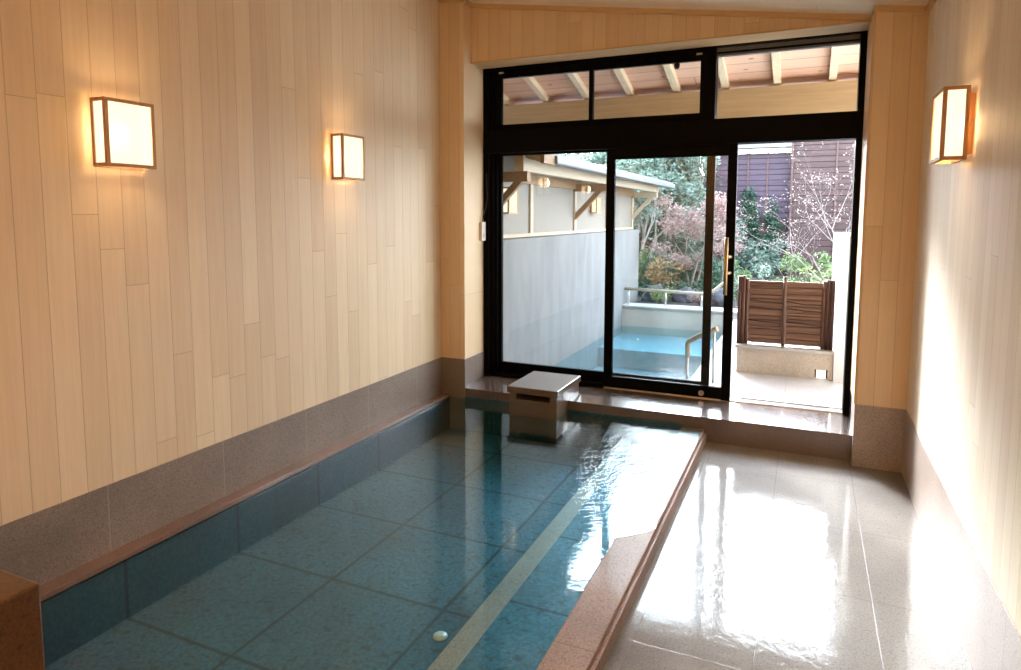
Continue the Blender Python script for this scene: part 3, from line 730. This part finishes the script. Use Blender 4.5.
# bushes
bush('green_shrub', (-.30, 3.5, .24), .30, 1.0, 'leafy green shrub left of the white wall', 'l_green', 2, 1500, .03)
bush('lime_shrub', (-.18, 2.55, .39), .22, .70, 'bright lime green shrub behind the right half of the screen', 'l_lime', 4, 420, .028)
bush('low_shrub', (-.52, 2.4, .39), .22, .58, 'low mixed green plant behind the middle of the screen', 'l_green', 6, 500, .022)
bush('low_shrub', (-.84, 3.4, .24), .28, .72, 'bluish green plant behind the left post of the screen', 'l_ever2', 8, 700, .025)
bush('low_shrub', (-1.25, 9.9, .24), .75, .8, 'wide dark low shrub at the foot of the vine on the slatted building', 'l_ever', 26, 1800, .04)
bush('orange_shrub', (-2.40, 5.75, .26), .34, .62, 'orange tinted shrub at the foot of the pink maple', 'l_orange', 10, 650, .028)
bush('green_shrub', (-3.0, 5.9, .26), .32, .95, 'rounded green shrub beside the end of the concrete wall', 'l_green', 12, 1100, .03)
bush('ground_plant', (-2.25, 4.84, .26), .24, .24, 'low bright green plant behind the bath rail', 'l_lime', 14, 600, .02)
bush('ground_plant', (-1.65, 4.86, .26), .24, .22, 'low pinkish plant behind the right part of the bath rail', 'l_pink', 16, 600, .02)
bush('green_shrub', (-1.15, 5.0, .26), .26, .70, 'green shrub seen through the narrow pane beside the handle', 'l_green', 18, 800, .025)
bush('green_shrub', (-2.0, 10.0, .26), .6, 1.3, 'tall green shrub at the left corner of the slatted building', 'l_ever', 20, 1600, .04)
def rock(loc, s, seed, label):
    bm = bmesh.new(); bmesh.ops.create_icosphere(bm, subdivisions=4, radius=1)
    for v in bm.verts:
        n1 = noise.noise(v.co*1.3+Vector((seed*5, 0, 0))); n2 = noise.noise(v.co*3.5+Vector((seed*3, 1, 0)))
        v.co *= 1+.34*n1+.12*n2; v.co = Vector((v.co.x*s[0], v.co.y*s[1], max(v.co.z, -.45)*s[2]))
    for f in bm.faces: f.smooth = True
    me = bpy.data.meshes.new('garden_rock'); bm.to_mesh(me); bm.free(); o = new_ob('garden_rock', me, 'rock'); o.location = loc
    tag(o, label, 'rock')
rock((-2.42, 5.3, .30), (.17, .15, .19), 1, 'rounded blue grey rock next to the concrete wall')
rock((-1.95, 5.4, .30), (.17, .15, .17), 2, 'dark rock below the pink maple trunk')
rock((-1.45, 5.2, .30), (.18, .16, .18), 3, 'low dark rock at the right of the pink maple')

# ------------------------------------------------------------------ lights
w = bpy.data.worlds.new('daylight'); sc.world = w; w.use_nodes = True
nt = w.node_tree; nt.nodes.clear()
wo_ = nt.nodes.new('ShaderNodeOutputWorld'); bg = nt.nodes.new('ShaderNodeBackground')
tc = nt.nodes.new('ShaderNodeTexCoord'); sx = nt.nodes.new('ShaderNodeSeparateXYZ'); rp = nt.nodes.new('ShaderNodeValToRGB')
nt.links.new(tc.outputs['Generated'], sx.inputs[0]); nt.links.new(sx.outputs[2], rp.inputs[0])
e_ = rp.color_ramp.elements; e_.new(.3); e_.new(.62)
for q_, (p_, c_) in zip(e_, ((0, (.80, .86, .92)), (.22, (1, 1, 1)), (.55, (.72, .80, .90)), (1, (.36, .46, .62)))): q_.position = p_; q_.color = c_+(1,)
# bright hazy aureole round the low sun
def wm(op, a, b=None):
    nd = nt.nodes.new('ShaderNodeVectorMath' if op in ('DOT_PRODUCT', 'NORMALIZE') else 'ShaderNodeMath'); nd.operation = op
    for i, v in enumerate((a, b)):
        if v is None: continue
        if isinstance(v, bpy.types.NodeSocket): nt.links.new(v, nd.inputs[i])
        else: nd.inputs[i].default_value = v
    return nd.outputs['Value'] if op == 'DOT_PRODUCT' else nd.outputs[0]
ad = Vector((-.33, .90, .42)).normalized()
dp = wm('MAXIMUM', wm('DOT_PRODUCT', wm('NORMALIZE', tc.outputs['Generated']), tuple(ad)), 0.0)
nt.links.new(wm('MULTIPLY_ADD', wm('POWER', dp, 14.0), 46.0), bg.inputs[1]); bg.inputs[1].links[0].from_node.inputs[2].default_value = 13.5
nt.links.new(rp.outputs[0], bg.inputs[0])
nt.links.new(bg.outputs[0], wo_.inputs[0])
def light(kind, name, loc, rot, energy, color, **kw):
    L = bpy.data.lights.new(name, kind); L.energy = energy; L.color = color
    for k, v in kw.items(): setattr(L, k, v)
    o = bpy.data.objects.new(name, L); COL.objects.link(o); o.location = loc; o.rotation_euler = rot; return o
sd_ = Vector((.47, -.883, -.445)).normalized()
sun = light('SUN', 'sun', (0, 0, 8), (0, 0, 0), 20, (.95, .975, 1), angle=.22)
sun.rotation_euler = sd_.to_track_quat('-Z', 'Y').to_euler()
# added unseen fill lamps in the ceiling, to brighten the hall
for (x, y) in ((-1.5, -6.1), (-.75, -5.8), (-.1, -6.2)):
    z = ceil_z(x)
    light('AREA', 'fill_bulb', (x, y, z-.02), (0, 0, 0), 23, (1, .57, .23), shape='DISK', size=.16)
    dl = empty('added_fill_lamp', (x, y, z)); tag(dl, 'added round fill lamp in the ceiling, unseen behind the camera', 'fill lamp', 'added fill lamps')
    part(MB().lathe((x, y, z-.012), [(.105, 0), (.11, .006), (.11, .03)], 24), 'rim', 'steel', dl)  # rim made up to house the added lamp

# ------------------------------------------------------------------ camera
cam = bpy.data.cameras.new('camera'); co = bpy.data.objects.new('camera', cam); COL.objects.link(co)
f = 662.67; cam.sensor_width = 36; cam.lens = f/1021*36
cam.shift_x = (510.5-506.88)/1021; cam.shift_y = (277.16-335)/1021; cam.clip_start = .02
rt = Vector((0.91083135, 0.41277579, 0.00154905)); up = Vector((-0.03934974, 0.08309228, 0.99576467)); fw = Vector((-0.41089883, 0.90703463, -0.09192567))
mt = Matrix((rt, up, -fw)).transposed().to_4x4(); mt.translation = Vector((-.2845, -4.9632, 1.55)); co.matrix_world = mt
sc.camera = co
sc.view_settings.view_transform = 'Standard'; sc.view_settings.look = 'None'; sc.view_settings.gamma = 1
sc.view_settings.use_curve_mapping = False; sc.view_settings.exposure = 0.07
sc.cycles.max_bounces = 10; sc.cycles.diffuse_bounces = 5; sc.cycles.transparent_max_bounces = 16
sc.cycles.use_denoising = True; sc.cycles.caustics_reflective = False; sc.cycles.sample_clamp_indirect = 8.0
